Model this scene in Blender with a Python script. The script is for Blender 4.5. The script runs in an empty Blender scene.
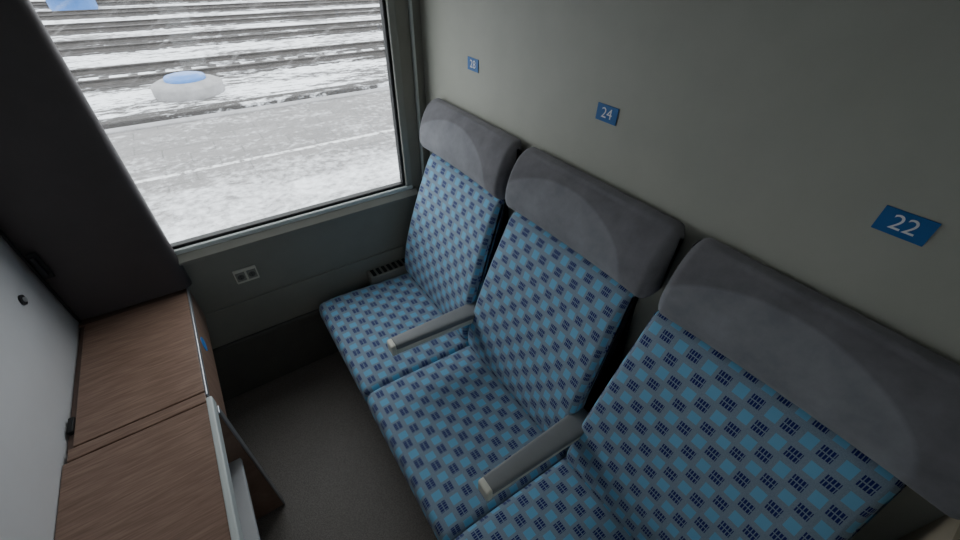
import bpy, bmesh, random
from math import *
from mathutils import Vector, Matrix, Euler
import numpy as np
random.seed(3)
scene=bpy.context.scene
# ---------------- camera ----------------
B=np.array([[.831,-.336,.444],[-.571,-.535,.6225],[.065,-.742,-.667]])
U,S,Vt=np.linalg.svd(B)
R=np.array(Euler((.0382,.0081,-.0021)).to_matrix())@(U@Vt)
C=(-.8644,-1.6688,1.8228)
cd=bpy.data.cameras.new('camera');cam=bpy.data.objects.new('camera',cd);scene.collection.objects.link(cam)
cd.sensor_width=36;cd.lens=15.0;cd.clip_start=.02;cd.clip_end=500
M=Matrix.Identity(4)
for i in range(3):
    M[i][0]=R[i,0];M[i][1]=-R[i,1];M[i][2]=-R[i,2];M[i][3]=C[i]
cam.matrix_world=M;scene.camera=cam
# ---------------- materials ----------------
def s2l(c): return tuple(((x/255)/12.92 if x/255<=.04045 else ((x/255+.055)/1.055)**2.4) for x in c)+(1,)
class NT:
    def __init__(s,name):
        s.m=bpy.data.materials.new(name);s.m.use_nodes=True;s.t=s.m.node_tree
        s.b=s.t.nodes['Principled BSDF'];s.out=s.t.nodes['Material Output']
    def n(s,typ,**kw):
        x=s.t.nodes.new(typ)
        for k,v in kw.items(): setattr(x,k,v)
        return x
    def l(s,a,b): s.t.links.new(a,b)
    def math(s,op,a,b=None,c=None):
        x=s.n('ShaderNodeMath',operation=op)
        for i,v in enumerate((a,b,c)):
            if v is None: continue
            if isinstance(v,(int,float)): x.inputs[i].default_value=v
            else: s.l(v,x.inputs[i])
        return x.outputs[0]
    def mix(s,f,a,b):
        x=s.n('ShaderNodeMix',data_type='RGBA')
        for i,v in ((0,f),(6,a),(7,b)):
            if isinstance(v,(int,float,tuple)): x.inputs[i].default_value=v
            else: s.l(v,x.inputs[i])
        return x.outputs[2]
    def noise(s,scale,detail=4,vec=None,stretch=None,rough=.6):
        t=s.n('ShaderNodeTexNoise');t.inputs['Scale'].default_value=scale;t.inputs['Detail'].default_value=detail;t.inputs['Roughness'].default_value=rough
        if vec is None: vec=s.n('ShaderNodeTexCoord').outputs['Object']
        if stretch:
            mp=s.n('ShaderNodeMapping');mp.inputs['Scale'].default_value=stretch;s.l(vec,mp.inputs[0]);vec=mp.outputs[0]
        s.l(vec,t.inputs['Vector']);return t.outputs['Fac']
    def ramp(s,f,a,b,ca=(0,0,0,1),cb=(1,1,1,1)):
        r=s.n('ShaderNodeValToRGB');r.color_ramp.elements[0].position=a;r.color_ramp.elements[1].position=b
        r.color_ramp.elements[0].color=ca;r.color_ramp.elements[1].color=cb;s.l(f,r.inputs[0]);return r.outputs[0]
    def bump(s,h,strength=.2,dist=.002):
        x=s.n('ShaderNodeBump');x.inputs['Strength'].default_value=strength;x.inputs['Distance'].default_value=dist
        s.l(h,x.inputs['Height']);s.l(x.outputs[0],s.b.inputs['Normal'])
def simple(name,rgb,rough=.5,metal=0,var=.08,scale=8,bump=.0,bscale=300,spec=.5):
    m=NT(name);c=s2l(rgb)
    n=m.noise(scale,5)
    dark=tuple(x*(1-var) for x in c[:3])+(1,);lite=tuple(min(1,x*(1+var)) for x in c[:3])+(1,)
    m.l(m.mix(m.ramp(n,.35,.65),dark,lite),m.b.inputs['Base Color'])
    m.b.inputs['Roughness'].default_value=rough;m.b.inputs['Metallic'].default_value=metal
    m.b.inputs['Specular IOR Level'].default_value=spec
    if bump: m.bump(m.noise(bscale,2),bump)
    return m.m
M_wall=simple('wall_laminate',(176,177,167),.5,var=.03,bump=.05,bscale=500,spec=.3)
M_winwall=simple('window_wall_panel',(146,145,137),.5,var=.04,spec=.35)
M_lower=simple('lower_panel_grey',(96,95,91),.6,var=.08)
M_white=simple('white_laminate',(214,215,218),.42,var=.02,spec=.4)
M_slab=simple('grey_side_panel',(84,79,80),.5,var=.05,spec=.3)
M_frame=simple('window_frame_paint',(150,152,145),.4,var=.04)
M_sill=simple('sill_alu',(214,220,218),.35,var=.04)
M_black=simple('black_rubber',(22,22,23),.6,var=.1)
M_dark=simple('dark_plastic',(34,34,37),.55,var=.15)
M_alu=simple('brushed_aluminium',(175,178,182),.35,metal=.6,var=.06)
M_arm=simple('armrest_vinyl',(126,128,130),.55,var=.06,bump=.1,bscale=250)
M_cream=simple('cream_plastic',(215,213,200),.45,var=.04)
M_blue=simple('blue_plastic',(45,112,185),.4,var=.05)
M_stick=simple('sticker_blue',(50,140,225),.4,var=.02)
M_bluesign=simple('sign_blue',(24,100,168),.4,var=.02)
M_signwhite=simple('sign_white',(235,238,240),.5,var=.01)
M_side=simple('seat_side_fabric',(34,36,42),.95,var=.12,scale=40,bump=.3,bscale=700,spec=.1)
M_beige=simple('beige_shell',(165,154,134),.6,var=.05)
M_ceil=simple('ceiling_paint',(170,168,160),.6,var=.03)
M_conc=simple('concrete',(138,138,140),.9,var=.15,scale=4)
M_steel=simple('rail_steel',(56,52,50),.5,metal=.3,var=.25,scale=3)

def mk_floor():
    m=NT('floor_linoleum');n=m.noise(260,3);n2=m.noise(5,4)
    c=m.mix(m.ramp(n,.4,.62),s2l((124,118,114)),s2l((156,151,146)))
    m.l(m.mix(m.math('MULTIPLY',n2,.35),c,s2l((100,95,91))),m.b.inputs['Base Color'])
    m.b.inputs['Roughness'].default_value=.5;m.b.inputs['Specular IOR Level'].default_value=.3;return m.m
M_floor=mk_floor()
def mk_wood():
    m=NT('walnut_laminate');tc=m.n('ShaderNodeTexCoord').outputs['Object']
    fine=m.noise(14,8,tc,(.9,16,1),.62);n=m.noise(3,2,tc,(.8,5,1.0))
    w=m.math('FRACT',m.math('MULTIPLY',n,6.0)); w=m.math('ABSOLUTE',m.math('SUBTRACT',w,.5))
    c=m.mix(m.ramp(fine,.3,.7),s2l((132,105,91)),s2l((166,138,121)))
    c=m.mix(m.math('MULTIPLY',m.ramp(w,.0,.45,(1,1,1,1),(0,0,0,1)),.28),c,s2l((100,76,65)))
    m.l(c,m.b.inputs['Base Color']);m.b.inputs['Roughness'].default_value=.42;m.b.inputs['Specular IOR Level'].default_value=.35
    return m.m
M_wood=mk_wood()
M_wooddark=simple('wood_side_dark',(112,90,80),.5,var=.12,scale=14)
def mk_fabric():
    m=NT('checked_seat_fabric')
    uv=m.n('ShaderNodeTexCoord').outputs['UV'];sp=m.n('ShaderNodeSeparateXYZ');m.l(uv,sp.inputs[0])
    u,v=sp.outputs[0],sp.outputs[1]
    P=.080;H=.044
    vr=m.math('DIVIDE',v,H);row=m.math('FLOOR',vr);fv=m.math('SUBTRACT',vr,row)
    par=m.math('FLOORED_MODULO',row,2.0)
    uu=m.math('ADD',m.math('DIVIDE',u,P),m.math('MULTIPLY',par,.5))
    fu=m.math('FRACT',m.math('ADD',uu,50.0))
    av=m.math('ABSOLUTE',m.math('SUBTRACT',fv,.5))
    inv=m.math('LESS_THAN',av,.30);inl=m.math('LESS_THAN',av,.34)
    dark=m.math('LESS_THAN',m.math('ABSOLUTE',m.math('SUBTRACT',fu,.25)),.185)
    lite=m.math('LESS_THAN',m.math('ABSOLUTE',m.math('SUBTRACT',fu,.72)),.17)
    bar=m.math('LESS_THAN',m.math('FRACT',m.math('ADD',m.math('MULTIPLY',fu,10.8),.78)),.74)
    split=m.math('GREATER_THAN',av,.03)
    dm=m.math('MULTIPLY',m.math('MULTIPLY',dark,inv),m.math('MULTIPLY',bar,split))
    lm=m.math('MULTIPLY',lite,inl)
    base=m.mix(m.ramp(m.noise(500,2),.3,.7),s2l((122,140,158)),s2l((144,161,178)))
    c=m.mix(lm,base,s2l((118,180,214)));c=m.mix(dm,c,s2l((38,44,112)))
    m.l(c,m.b.inputs['Base Color']);m.b.inputs['Roughness'].default_value=.95;m.b.inputs['Specular IOR Level'].default_value=.1
    m.b.inputs['Sheen Weight'].default_value=.15
    m.bump(m.noise(900,2),.25,.001);return m.m
M_fabric=mk_fabric()
def mk_velour():
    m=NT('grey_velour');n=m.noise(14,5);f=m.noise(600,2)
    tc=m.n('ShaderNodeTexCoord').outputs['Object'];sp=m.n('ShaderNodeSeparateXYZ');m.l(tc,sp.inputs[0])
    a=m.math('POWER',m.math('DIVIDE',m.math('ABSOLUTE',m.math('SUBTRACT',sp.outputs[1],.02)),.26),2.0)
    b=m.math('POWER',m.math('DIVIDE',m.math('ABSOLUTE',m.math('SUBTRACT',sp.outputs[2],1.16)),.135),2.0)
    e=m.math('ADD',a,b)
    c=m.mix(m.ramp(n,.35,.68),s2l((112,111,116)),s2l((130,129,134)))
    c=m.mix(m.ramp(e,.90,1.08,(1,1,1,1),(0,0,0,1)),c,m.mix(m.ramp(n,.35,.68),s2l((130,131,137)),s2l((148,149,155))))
    m.l(c,m.b.inputs['Base Color']);m.b.inputs['Roughness'].default_value=1;m.b.inputs['Specular IOR Level'].default_value=.05
    m.b.inputs['Sheen Weight'].default_value=.2;m.bump(f,.3,.001);return m.m
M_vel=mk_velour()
def mk_snow(name,lo,hi,dk,st=(.35,1.3,1)):
    m=NT(name);tc=m.n('ShaderNodeTexCoord').outputs['Object']
    a=m.noise(1.1,8,tc,st,.72);b=m.noise(6,6,tc,(.5,1.1,1),.75)
    k=m.math('ADD',m.math('MULTIPLY',a,.5),m.math('MULTIPLY',b,.5))
    c=m.ramp(k,lo,hi,s2l(dk),s2l((230,233,238)))
    m.l(c,m.b.inputs['Base Color']);m.b.inputs['Roughness'].default_value=.9
    m.bump(b,.5,.05);return m.m
M_snow=mk_snow('snowy_gravel',.455,.52,(76,74,74))
M_ballast=mk_snow('dark_ballast',.53,.61,(50,47,46))
def mk_pave():
    m=NT('wet_paving');tc=m.n('ShaderNodeTexCoord').outputs['Object']
    sp=m.n('ShaderNodeSeparateXYZ');m.l(tc,sp.inputs[0])
    a=m.noise(1.6,8,tc,(.5,1.2,1),.7);b=m.noise(9,6,tc,None,.7)
    bk=m.n('ShaderNodeTexBrick');bk.inputs['Scale'].default_value=1.0;bk.inputs['Brick Width'].default_value=.8;bk.inputs['Row Height'].default_value=.4
    bk.inputs['Mortar Size'].default_value=.012;bk.inputs['Color1'].default_value=s2l((96,94,94));bk.inputs['Color2'].default_value=s2l((108,106,106));bk.inputs['Mortar'].default_value=s2l((80,78,78));m.l(tc,bk.inputs['Vector'])
    k=m.math('ADD',m.math('MULTIPLY',a,.5),m.math('MULTIPLY',b,.5))
    near=m.n('ShaderNodeMapRange');near.inputs['From Min'].default_value=1.2;near.inputs['From Max'].default_value=-.4;m.l(sp.outputs[1],near.inputs['Value'])
    k2=m.math('ADD',k,m.math('MULTIPLY',near.outputs[0],.15))
    c=m.mix(m.ramp(k2,.51,.73),bk.outputs['Color'],s2l((218,220,224)))
    ln=m.math('LESS_THAN',m.math('ABSOLUTE',m.math('SUBTRACT',sp.outputs[1],1.2)),.05)
    c=m.mix(m.math('MULTIPLY',ln,m.ramp(b,.4,.55)),c,s2l((215,216,218)))
    m.l(c,m.b.inputs['Base Color']);m.b.inputs['Roughness'].default_value=.6;return m.m
M_pave=mk_pave()
def mk_glass():
    m=NT('window_glass');t=m.t;t.nodes.remove(m.b)
    tr=m.n('ShaderNodeBsdfTransparent');tr.inputs[0].default_value=(.95,.97,.97,1)
    gl=m.n('ShaderNodeBsdfGlossy');gl.inputs['Roughness'].default_value=.02
    df=m.n('ShaderNodeBsdfTranslucent');df.inputs[0].default_value=(.8,.8,.8,1)
    tc=m.n('ShaderNodeTexCoord').outputs['Object'];mp=m.n('ShaderNodeMapping');mp.inputs['Rotation'].default_value=(0,.5,0);m.l(tc,mp.inputs[0])
    s=m.noise(6,6,mp.outputs[0],(1,1,9),.7);f=m.ramp(s,.55,.75,(.02,.02,.02,1),(.14,.14,.14,1))
    x=m.n('ShaderNodeMixShader');m.l(f,x.inputs[0]);m.l(tr.outputs[0],x.inputs[1]);m.l(df.outputs[0],x.inputs[2])
    y=m.n('ShaderNodeMixShader');y.inputs[0].default_value=.03;m.l(x.outputs[0],y.inputs[1]);m.l(gl.outputs[0],y.inputs[2])
    m.l(y.outputs[0],m.out.inputs[0]);return m.m
M_glass=mk_glass()
# ---------------- mesh helpers ----------------
def empty(name,loc=(0,0,0)):
    o=bpy.data.objects.new(name,None);o.empty_display_size=.1;o.location=loc;scene.collection.objects.link(o);return o
def addmesh(name,me,mat,parent=None,loc=(0,0,0)):
    o=bpy.data.objects.new(name,me);scene.collection.objects.link(o)
    if mat: 
        for mm in (mat if isinstance(mat,list) else [mat]): me.materials.append(mm)
    o.location=loc
    if parent: o.parent=parent; o.location=Vector(loc)
    return o
def box(name,a,b,mat,parent=None,bev=.003,seg=2,off=(0,0,0)):
    a=Vector(a);b=Vector(b);c=(a+b)/2;d=b-a
    bm=bmesh.new();bmesh.ops.create_cube(bm,size=1)
    for v in bm.verts: v.co=Vector((v.co.x*abs(d.x),v.co.y*abs(d.y),v.co.z*abs(d.z)))
    if bev>0:
        bv=min(bev,min(abs(d.x),abs(d.y),abs(d.z))*.45)
        bmesh.ops.bevel(bm,geom=bm.edges[:],offset=bv,segments=seg,affect='EDGES',profile=.5)
    me=bpy.data.meshes.new(name);bm.to_mesh(me);bm.free()
    for p in me.polygons:p.use_smooth=False
    return addmesh(name,me,mat,parent,c-Vector(off))
def chaikin(p,it):
    for _ in range(it):
        q=[]
        for i in range(len(p)):
            a=p[i];b=p[(i+1)%len(p)]
            q.append((a[0]*.75+b[0]*.25,a[1]*.75+b[1]*.25));q.append((a[0]*.25+b[0]*.75,a[1]*.25+b[1]*.75))
        p=q
    return p
def area(p): return sum(p[i][0]*p[(i+1)%len(p)][1]-p[(i+1)%len(p)][0]*p[i][1] for i in range(len(p)))/2
def inset(p,d):
    s=1 if area(p)>0 else -1;n=len(p);out=[]
    for i in range(n):
        a=p[i-1];b=p[(i+1)%n];tx,ty=b[0]-a[0],b[1]-a[1];L=hypot(tx,ty) or 1
        out.append((p[i][0]-ty/L*d*s,p[i][1]+tx/L*d*s))
    return out
def extr(name,prof,y0,y1,mat,parent=None,r=.02,it=2,steps=4,mid=2,axis='y',uvoff=0,fn=None,rx=None):
    """extrude closed profile along an axis with rounded ends; UVs in metres; rx = length of the end rounding"""
    p=chaikin(prof,it) if it else prof
    rx=rx or r
    secs=[(y0+rx*(1-cos(pi/2*k/steps)),r*(1-sin(pi/2*k/steps))) for k in range(steps+1)]
    for k in range(1,mid): secs.append((y0+rx+(y1-y0-2*rx)*k/mid,0))
    secs+=[(y1-rx*(1-cos(pi/2*k/steps)),r*(1-sin(pi/2*k/steps))) for k in range(steps,-1,-1)]
    bm=bmesh.new();uvl=bm.loops.layers.uv.new('UVMap');rings=[]
    arc=[0]
    for i in range(len(p)): a=p[i];b=p[(i+1)%len(p)];arc.append(arc[-1]+hypot(a[0]-b[0],a[1]-b[1]))
    for (y,d) in secs:
        q=inset(p,d) if d>1e-6 else p
        row=[]
        for i,(a,b) in enumerate(q):
            co=Vector((a,y,b)) if axis=='y' else (Vector((y,a,b)) if axis=='x' else Vector((a,b,y)))
            if fn: co=fn(co,(y-y0)/(y1-y0),i/len(q))
            row.append(bm.verts.new(co))
        rings.append((row,y,d))
    n=len(p)
    for k in range(len(rings)-1):
        ra,ya,da=rings[k];rb,yb,db=rings[k+1]
        ua=ya-(da if k<len(rings)/2 else -da);ub=yb-(db if k+1<len(rings)/2 else -db)
        for i in range(n):
            j=(i+1)%n
            f=bm.faces.new((ra[i],ra[j],rb[j],rb[i]));f.smooth=True
            for lp,(uu,vv) in zip(f.loops,((ua,arc[i]),(ua,arc[i+1]),(ub,arc[i+1]),(ub,arc[i]))): lp[uvl].uv=(uu+uvoff,vv)
    for row in (rings[0][0],rings[-1][0]):
        f=bm.faces.new(row);f.smooth=True
        for lp in f.loops: lp[uvl].uv=(lp.vert.co.x+lp.vert.co.y,lp.vert.co.z)
    bmesh.ops.recalc_face_normals(bm,faces=bm.faces[:])
    me=bpy.data.meshes.new(name);bm.to_mesh(me);bm.free()
    return addmesh(name,me,mat,parent)
def cyl(name,c,r,h,mat,parent=None,axis='z',n=32,r2=None,bev=0):
    bm=bmesh.new();bmesh.ops.create_cone(bm,cap_ends=True,segments=n,radius1=r,radius2=r if r2 is None else r2,depth=h)
    if bev: bmesh.ops.bevel(bm,geom=[e for e in bm.edges if abs(e.verts[0].co.z-e.verts[1].co.z)<1e-6],offset=bev,segments=3,affect='EDGES')
    if axis=='x': bmesh.ops.rotate(bm,verts=bm.verts,matrix=Matrix.Rotation(pi/2,3,'Y'))
    if axis=='y': bmesh.ops.rotate(bm,verts=bm.verts,matrix=Matrix.Rotation(pi/2,3,'X'))
    me=bpy.data.meshes.new(name);bm.to_mesh(me);bm.free()
    for p in me.polygons:p.use_smooth=len(p.vertices)==4
    return addmesh(name,me,mat,parent,c)
# ---------------- room shell ----------------
XL=-1.484;YB=-2.02;ZC=2.3
WX0,WX1,WZ0,WZ1=-1.16,-.155,.909,1.80
box('floor',(XL-.03,YB-.03,-.04),(.03,.06,0),M_floor,bev=0)
box('ceiling',(XL-.03,YB-.03,ZC),(.03,.06,ZC+.04),M_ceil,bev=0)
box('wall_right',(0,YB-.03,0),(.03,.06,ZC),M_wall,bev=0)
box('wall_left',(XL-.03,YB-.03,0),(XL,.06,ZC),M_white,bev=0)
ww=empty('wall_window')
box('panel_low',(XL,0,0),(0,.06,WZ0-.03),M_winwall,ww,bev=0)
box('panel_high',(XL,0,WZ1+.03),(0,.06,ZC),M_winwall,ww,bev=0)
box('panel_left',(XL,0,WZ0-.03),(WX0-.03,.06,WZ1+.03),M_winwall,ww,bev=0)
box('panel_right',(WX1+.03,0,WZ0-.03),(0,.06,WZ1+.03),M_winwall,ww,bev=0)
dw=empty('wall_back')
box('side_a',(XL,YB-.03,0),(-1.10,YB,ZC),M_wall,dw,bev=0)
box('side_b',(-.42,YB-.03,0),(0,YB,ZC),M_wall,dw,bev=0)
box('header',(-1.10,YB-.03,1.98),(-.42,YB,ZC),M_wall,dw,bev=0)
dr=empty('unseen_door')
box('stile_a',(-1.10,YB-.025,0),(-.84,YB-.002,1.98),M_lower,dr)
box('stile_b',(-.68,YB-.025,0),(-.42,YB-.002,1.98),M_lower,dr)
box('rail_bottom',(-.84,YB-.025,0),(-.68,YB-.002,1.10),M_lower,dr)
box('rail_top',(-.84,YB-.025,1.80),(-.68,YB-.002,1.98),M_lower,dr)
box('glass',(-.84,YB-.015,1.10),(-.68,YB-.010,1.80),M_glass,dr,bev=0)  # unseen narrow pane, added to let in sky light as fill
cyl('handle',(-.56,YB+.02,1.0),.012,.16,M_alu,dr,axis='z')
# ---------------- window ----------------
wn=empty('window_1')
def ring(name,x0,x1,z0,z1,w,y0,y1,mat,bev=.004,mb=None):
    box(name+'_bottom',(x0,y0,z0),(x1,y1,z0+w),mb or mat,wn,bev)
    box(name+'_top',(x0,y0,z1-w),(x1,y1,z1),mat,wn,bev)
    box(name+'_left',(x0,y0,z0+w),(x0+w,y1,z1-w),mat,wn,bev)
    box(name+'_right',(x1-w,y0,z0+w),(x1,y1,z1-w),mat,wn,bev)
ring('gasket',WX0-.012,WX1+.012,WZ0-.012,WZ1+.012,.014,-.004,.03,M_black)
ring('frame',WX0-.045,WX1+.045,WZ0-.045,WZ1+.045,.034,-.016,.035,M_frame,.006,M_sill)  # bottom bar gets a brighter material: the sill highlight is put into its colour
bm=bmesh.new()
pr=[(-.0005,WZ0-.030),(-.018,WZ0-.030),(-.036,WZ0-.056),(-.036,WZ0-.066),(-.0005,WZ0-.066)]
va=[bm.verts.new((-1.125,y,z)) for y,z in pr];vb=[bm.verts.new((WX1+.06,y,z)) for y,z in pr]
bm.faces.new(va);bm.faces.new(vb)
for i in range(5): bm.faces.new((va[i],va[(i+1)%5],vb[(i+1)%5],vb[i]))
bmesh.ops.recalc_face_normals(bm,faces=bm.faces[:])
me=bpy.data.meshes.new('sill_slope');bm.to_mesh(me);bm.free();addmesh('sill_slope',me,M_winwall,wn)
box('glass',(WX0,.018,WZ0),(WX1,.022,WZ1),M_glass,wn,bev=0)
box('trim_1',(-.052,-.016,.52),(-.040,-.0005,ZC),M_sill,None,.004)
box('trim_2',(XL+.002,-.012,.36),(-.002,-.0005,.56),M_winwall,None,.005)
box('trim_3',(XL+.002,-.022,.335),(-.43,-.0005,.358),M_lower,None,.006)
box('baseboard_window',(XL+.002,-.010,0),(-.43,-.0005,.333),M_lower,None,.004)
# side panel (left of the window)
sp=empty('window_side_panel')
extr('panel',[(XL+.002,-.001),(XL+.002,-.045),(-1.20,-.050),(-1.140,-.050),(-1.118,-.036),(-1.116,-.015),(-1.118,-.001)],.742,ZC-.002,M_slab,sp,r=.004,it=2,steps=2,mid=1,axis='z')
box('groove',(XL+.012,-.052,.742),(XL+.018,-.044,ZC-.01),M_black,sp,.001)
dl=empty('door_latch')
box('recess',(-1.462,-.055,.945),(-1.435,-.0455,1.045),M_black,dl,.004)
box('lever',(-1.457,-.066,.960),(-1.443,-.053,1.035),M_dark,dl,.004)
lk=empty('wall_lock')
cyl('rosette',(XL+.003,-.20,.98),.016,.006,M_dark,lk,'x');cyl('core',(XL+.007,-.20,.98),.008,.006,M_alu,lk,'x')
# ---------------- socket ----------------
sk=empty('power_socket')
box('plate',(-.975,-.010,.655),(-.885,-.0005,.725),M_cream,sk,.004)
for i,x in enumerate((-.952,-.908)):
    box('insert_%d'%i,(x-.018,-.014,.668),(x+.018,-.009,.712),M_winwall,sk,.003)
    cyl('well_%d'%i,(x,-.0142,.690),.013,.002,M_lower,sk,'y')
    for dz in(-.005,.005): cyl('pin_%d'%i,(x,-.0155,.690+dz),.002,.002,M_black,sk,'y',n=10)
# ---------------- heater vent by the seats ----------------
hv=empty('heater_vent')
box('housing',(-.42,-.082,0),(-.003,-.0125,.485),M_winwall,hv,.006)
for i in range(13): box('slot_%d'%i,(-.405+i*.030,-.076,.4855),(-.387+i*.030,-.022,.4885),M_black,hv,.0008)
# ---------------- table / cabinet ----------------
tb=empty('wood_cabinet_table');TX=-1.1385;TZ=.731
box('lid_a',(XL+.020,-.598,TZ-.024),(TX-.004,-.052,TZ),M_wood,tb,.003)
box('lid_strip',(XL+.010,-.641,TZ-.024),(TX-.004,-.602,TZ),M_wood,tb,.003)
box('lid_b',(XL+.002,-1.40,TZ-.024),(TX-.004,-.645,TZ),M_wood,tb,.003)
box('back_strip',(XL+.002,-.052,TZ-.03),(TX-.004,-.002,TZ-.002),M_wooddark,tb,.002)
box('shadow_gap',(XL+.002,-.60,TZ-.035),(XL+.018,-.052,TZ-.012),M_wooddark,tb,.002)
box('edge_a',(TX-.004,-.618,TZ-.018),(TX+.003,-.002,TZ+.003),M_alu,tb,.003)
box('edge_b',(TX-.005,-1.40,TZ-.034),(TX+.012,-.630,TZ+.004),M_sill,tb,.004)
box('hinge',(XL+.006,-.545,TZ-.01),(XL+.020,-.49,TZ+.006),M_black,tb,.002)
box('apron',(TX-.020,-.622,.56),(TX+.002,-.016,TZ-.019),M_wood,tb,.003)
cyl('sticker',(TX+.0025,-.31,.665),.028,.002,M_stick,tb,'x')
box('upright',(XL+.002,-.672,0.001),(TX+.010,-.645,TZ-.036),M_wood,tb,.003)
box('upright_edge',(TX+.010,-.674,0.001),(TX+.015,-.643,TZ-.036),M_alu,tb,.002)
box('shelf',(XL+.002,-1.37,.42),(TX-.012,-.674,.44),M_white,tb,.002)
box('end_panel',(XL+.002,-1.40,0.001),(TX-.010,-1.372,TZ-.026),M_wooddark,tb,.003)
# ---------------- seats ----------------
def seat(yc,half,arm,idx):
    e=empty('train_seat' ,(0,yc,0))
    h=half
    uo=idx*.037
    extr('cushion',[(-.17,.325),(-.42,.315),(-.655,.325),(-.69,.335),(-.708,.38),(-.708,.44),(-.690,.468),(-.60,.470),(-.45,.460),(-.30,.450),(-.20,.448),(-.165,.445),(-.165,.40)],-h-.004,h+.004,M_fabric,e,r=.030,rx=.026,it=2,uvoff=uo,mid=8,steps=5,
        fn=lambda co,t,s:Vector((co.x,co.y,co.z+(.006*4*t*(1-t) if co.z>.42 else 0))))
    def taper(co):
        k=max(0,min(1,(co.z-.5)/.5))
        if co.y<0: co.y*=(1-.13*k)
        else: co.y*=(1-.05*k)
        return co
    body=[(-.006,.34),(-.13,.34),(-.155,.40),(-.165,.455),(-.185,.50),(-.165,.66),(-.115,.82),(-.058,.98),(-.035,1.05),(-.025,1.085),(-.006,1.09)]
    extr('backrest_shell',body,-h+.004,h-.006,M_side,e,r=.012,it=2,fn=lambda co,t,s:taper(co))
    pad=[(-.15,.458),(-.215,.452),(-.240,.470),(-.246,.52),(-.232,.62),(-.197,.74),(-.148,.88),(-.100,1.0),(-.074,1.06),(-.052,1.088),(-.028,1.092),(-.022,1.06),(-.05,.94),(-.105,.79),(-.15,.64)]
    def lum(co,t,s):
        k=4*t*(1-t);co.x+= .010*k*(1 if co.x<-.12 and co.z>.5 else .3);return taper(co)
    extr('backrest_pad',pad,-h+.006,h-.008,M_fabric,e,r=.024,rx=.020,it=2,uvoff=uo,mid=8,steps=5,fn=lum)
    hr=[(-.006,1.130),(-.05,1.118),(-.092,1.122),(-.120,1.145),(-.122,1.20),(-.102,1.265),(-.070,1.312),(-.035,1.328),(-.006,1.325)]
    def conc(co,t,s):
        k=(4*t*(1-t))**.8
        if co.x<-.05: co.x+=.012*k
        return co
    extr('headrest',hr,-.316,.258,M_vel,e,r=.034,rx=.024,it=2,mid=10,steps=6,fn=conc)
    box('headrest_mount',(-.035,-h+.05,1.06),(-.004,h-.05,1.15),M_side,e,.004)
    box('base',(-.60,-h+.004,.10),(-.006,h-.004,.320),M_dark,e,.01)
    box('plinth',(-.50,-h+.004,.001),(-.006,h-.004,.10),M_black,e,.004)
    box('seat_rail',(-.66,-h+.01,.285),(-.60,h-.01,.32),M_alu,e,.008)
    if arm:
        y=-h-.006
        ar=[(-.036,-.012),(.036,-.012),(.038,.004),(.038,.014),(.026,.018),(-.026,.018),(-.038,.014),(-.038,.004)]
        extr('armrest_pad',ar,-.560,-.155,M_arm,e,r=.008,it=2,axis='x',mid=3,fn=lambda co,t,s:Vector((co.x,y+co.y*(.66+.34*t),.662-.02*t+co.z)))
        ar2=[(-.030,-.038),(.030,-.038),(.034,-.020),(.034,-.008),(-.034,-.008),(-.034,-.020)]
        extr('armrest_underside',ar2,-.566,-.20,M_cream,e,r=.006,it=1,axis='x',mid=3,fn=lambda co,t,s:Vector((co.x,y+co.y*(.68+.32*t),.662-.02*t+co.z)))
        box('armrest_tip',(-.577,y-.024,.626),(-.555,y+.024,.678),M_cream,e,.007,3)
        cyl('armrest_pivot',(-.165,y,.628),.024,.050,M_dark,e,'y')
    return e
seat(-.388,.300,True,0)
seat(-.992,.300,True,1)
seat(-1.598,.300,False,2)
sb=empty('seat_end_bracket')
box('side',(-.60,-1.945,.001),(-.006,-1.918,.60),M_beige,sb,.006)
box('upper',(-.12,-1.945,.60),(-.006,-1.918,1.10),M_beige,sb,.006)
# ---------------- signs ----------------
def sign(y,z,txt):
    e=empty('seat_number_sign',(0,y,z));w,hh=.034,.021
    box('plate',(-.0025,-w,-hh),(-.0004,w,hh),M_bluesign,e,.0008)
    cu=bpy.data.curves.new('num','FONT');cu.body=txt;cu.size=.036;cu.align_x='CENTER';cu.align_y='CENTER';cu.extrude=.0002
    t=bpy.data.objects.new('tmp',cu);scene.collection.objects.link(t)
    bpy.context.view_layer.update()
    me=bpy.data.meshes.new_from_object(t.evaluated_get(bpy.context.evaluated_depsgraph_get()))
    bpy.data.objects.remove(t)
    o=addmesh('digits',me,M_signwhite,e)
    me.materials.clear();me.materials.append(M_signwhite)
    o.matrix_local=Matrix(((0,0,-1,-.0030),(-1,0,0,0),(0,1,0,0),(0,0,0,1)))
sign(-.378,1.492,'28');sign(-.995,1.492,'24');sign(-1.611,1.489,'22')
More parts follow.
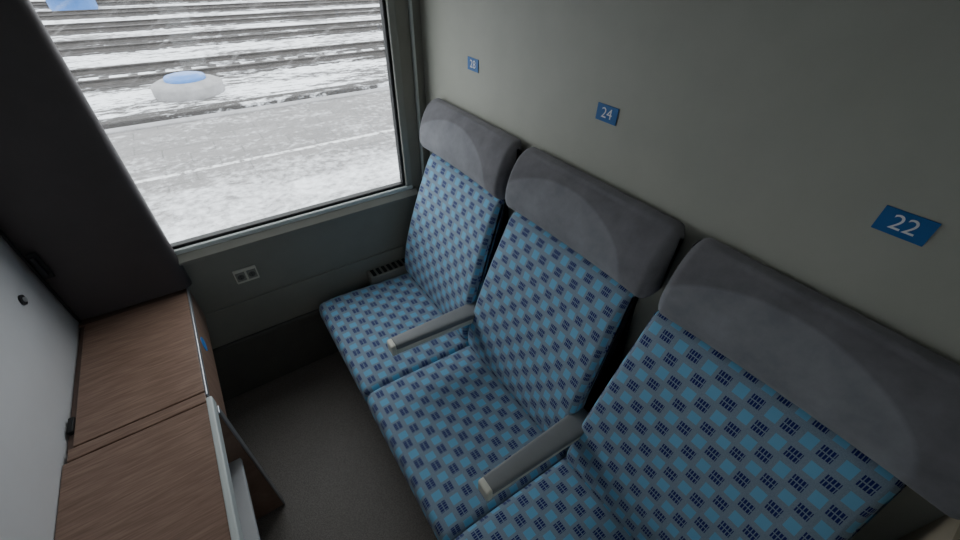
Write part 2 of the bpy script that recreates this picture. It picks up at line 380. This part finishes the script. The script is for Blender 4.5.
# ---------------- outside ----------------
GZ=-1.1
def plane(name,x0,x1,y0,y1,z,mat):
    bm=bmesh.new();vs=[bm.verts.new((x,y,z)) for x,y in((x0,y0),(x1,y0),(x1,y1),(x0,y1))];bm.faces.new(vs)
    me=bpy.data.meshes.new(name);bm.to_mesh(me);bm.free();return addmesh(name,me,mat)
plane('snowy_ground',-80,80,-60,120,GZ-.06,M_snow)
box('paved_platform',(-40,.9,GZ-.055),(40,8.45,GZ),M_pave,bev=0)
box('platform_curb',(-40,8.45,GZ-.055),(40,8.70,GZ+.03),M_conc,bev=.02)
def track(yc):
    e=empty('railway_track',(0,yc,GZ-.06))
    bm=bmesh.new()
    for i in range(-50,51):
        x=i*.65
        r=bmesh.ops.create_cube(bm,size=1)
        for v in r['verts']: v.co=Vector((v.co.x*.22+x,v.co.y*2.4,v.co.z*.10-.036))
    me=bpy.data.meshes.new('sleepers');bm.to_mesh(me);bm.free();addmesh('sleepers',me,M_ballast,e)
    prof=[(-.07,.02),(.07,.02),(.07,.032),(.012,.05),(.012,.125),(.036,.135),(.036,.165),(-.036,.165),(-.036,.135),(-.012,.125),(-.012,.05),(-.07,.032)]
    for k,s in enumerate((-.75,.75)):
        extr('rail_%d'%k,[(a+s,b) for a,b in prof],-33,33,M_steel,e,r=.001,it=0,steps=1,mid=1,axis='x')
        box('ballast_%d'%k,(-33,s-.36,.0),(33,s+.38,.025),M_ballast,e,.01)
for y in (13.4,18.2,22.6,27.2,32,37): track(y)
box('cable_duct',(-40,8.95,GZ-.06),(40,9.35,GZ+.05),M_ballast,bev=.02)
mh=empty('manhole_cover',(-.81,10.95,GZ-.06))
def lathe(name,pr,mat,parent,n=48):
    bm=bmesh.new();rings=[]
    for r,z in pr: rings.append([bm.verts.new((r*cos(2*pi*i/n),r*sin(2*pi*i/n),z)) for i in range(n)])
    for a,b in zip(rings,rings[1:]):
        for i in range(n): f=bm.faces.new((a[i],a[(i+1)%n],b[(i+1)%n],b[i]));f.smooth=True
    bm.faces.new(rings[-1])
    me=bpy.data.meshes.new(name);bm.to_mesh(me);bm.free();return addmesh(name,me,mat,parent)
lathe('concrete_ring',[(.76,0),(.76,.20),(.74,.23),(.62,.29),(.50,.31),(.40,.31)],M_conc,mh)
lathe('blue_lid',[(.44,.30),(.44,.36),(.42,.39),(.32,.39),(.30,.42),(.10,.43)],M_blue,mh)
bb=empty('blue_barrel',(-4.1,29.6,GZ-.06))
lathe('barrel',[(.9,0),(.95,.1),(.95,.9),(1.0,.95),(.95,1.0),(.93,1.7),(.8,1.8),(.2,1.82)],M_blue,bb)
# ---------------- light ----------------
w=bpy.data.worlds.new('overcast_sky');scene.world=w;w.use_nodes=True
bg=w.node_tree.nodes['Background'];bg.inputs[0].default_value=(.97,.98,1.0,1);bg.inputs[1].default_value=4.3
def portal(name,loc,rot,sx,sy):
    l=bpy.data.lights.new(name,'AREA');l.shape='RECTANGLE';l.size=sx;l.size_y=sy;l.cycles.is_portal=True
    o=bpy.data.objects.new(name,l);scene.collection.objects.link(o);o.location=loc;o.rotation_euler=rot
portal('window_sky_portal',((WX0+WX1)/2,.05,(WZ0+WZ1)/2),(-pi/2,0,0),WX1-WX0,WZ1-WZ0)
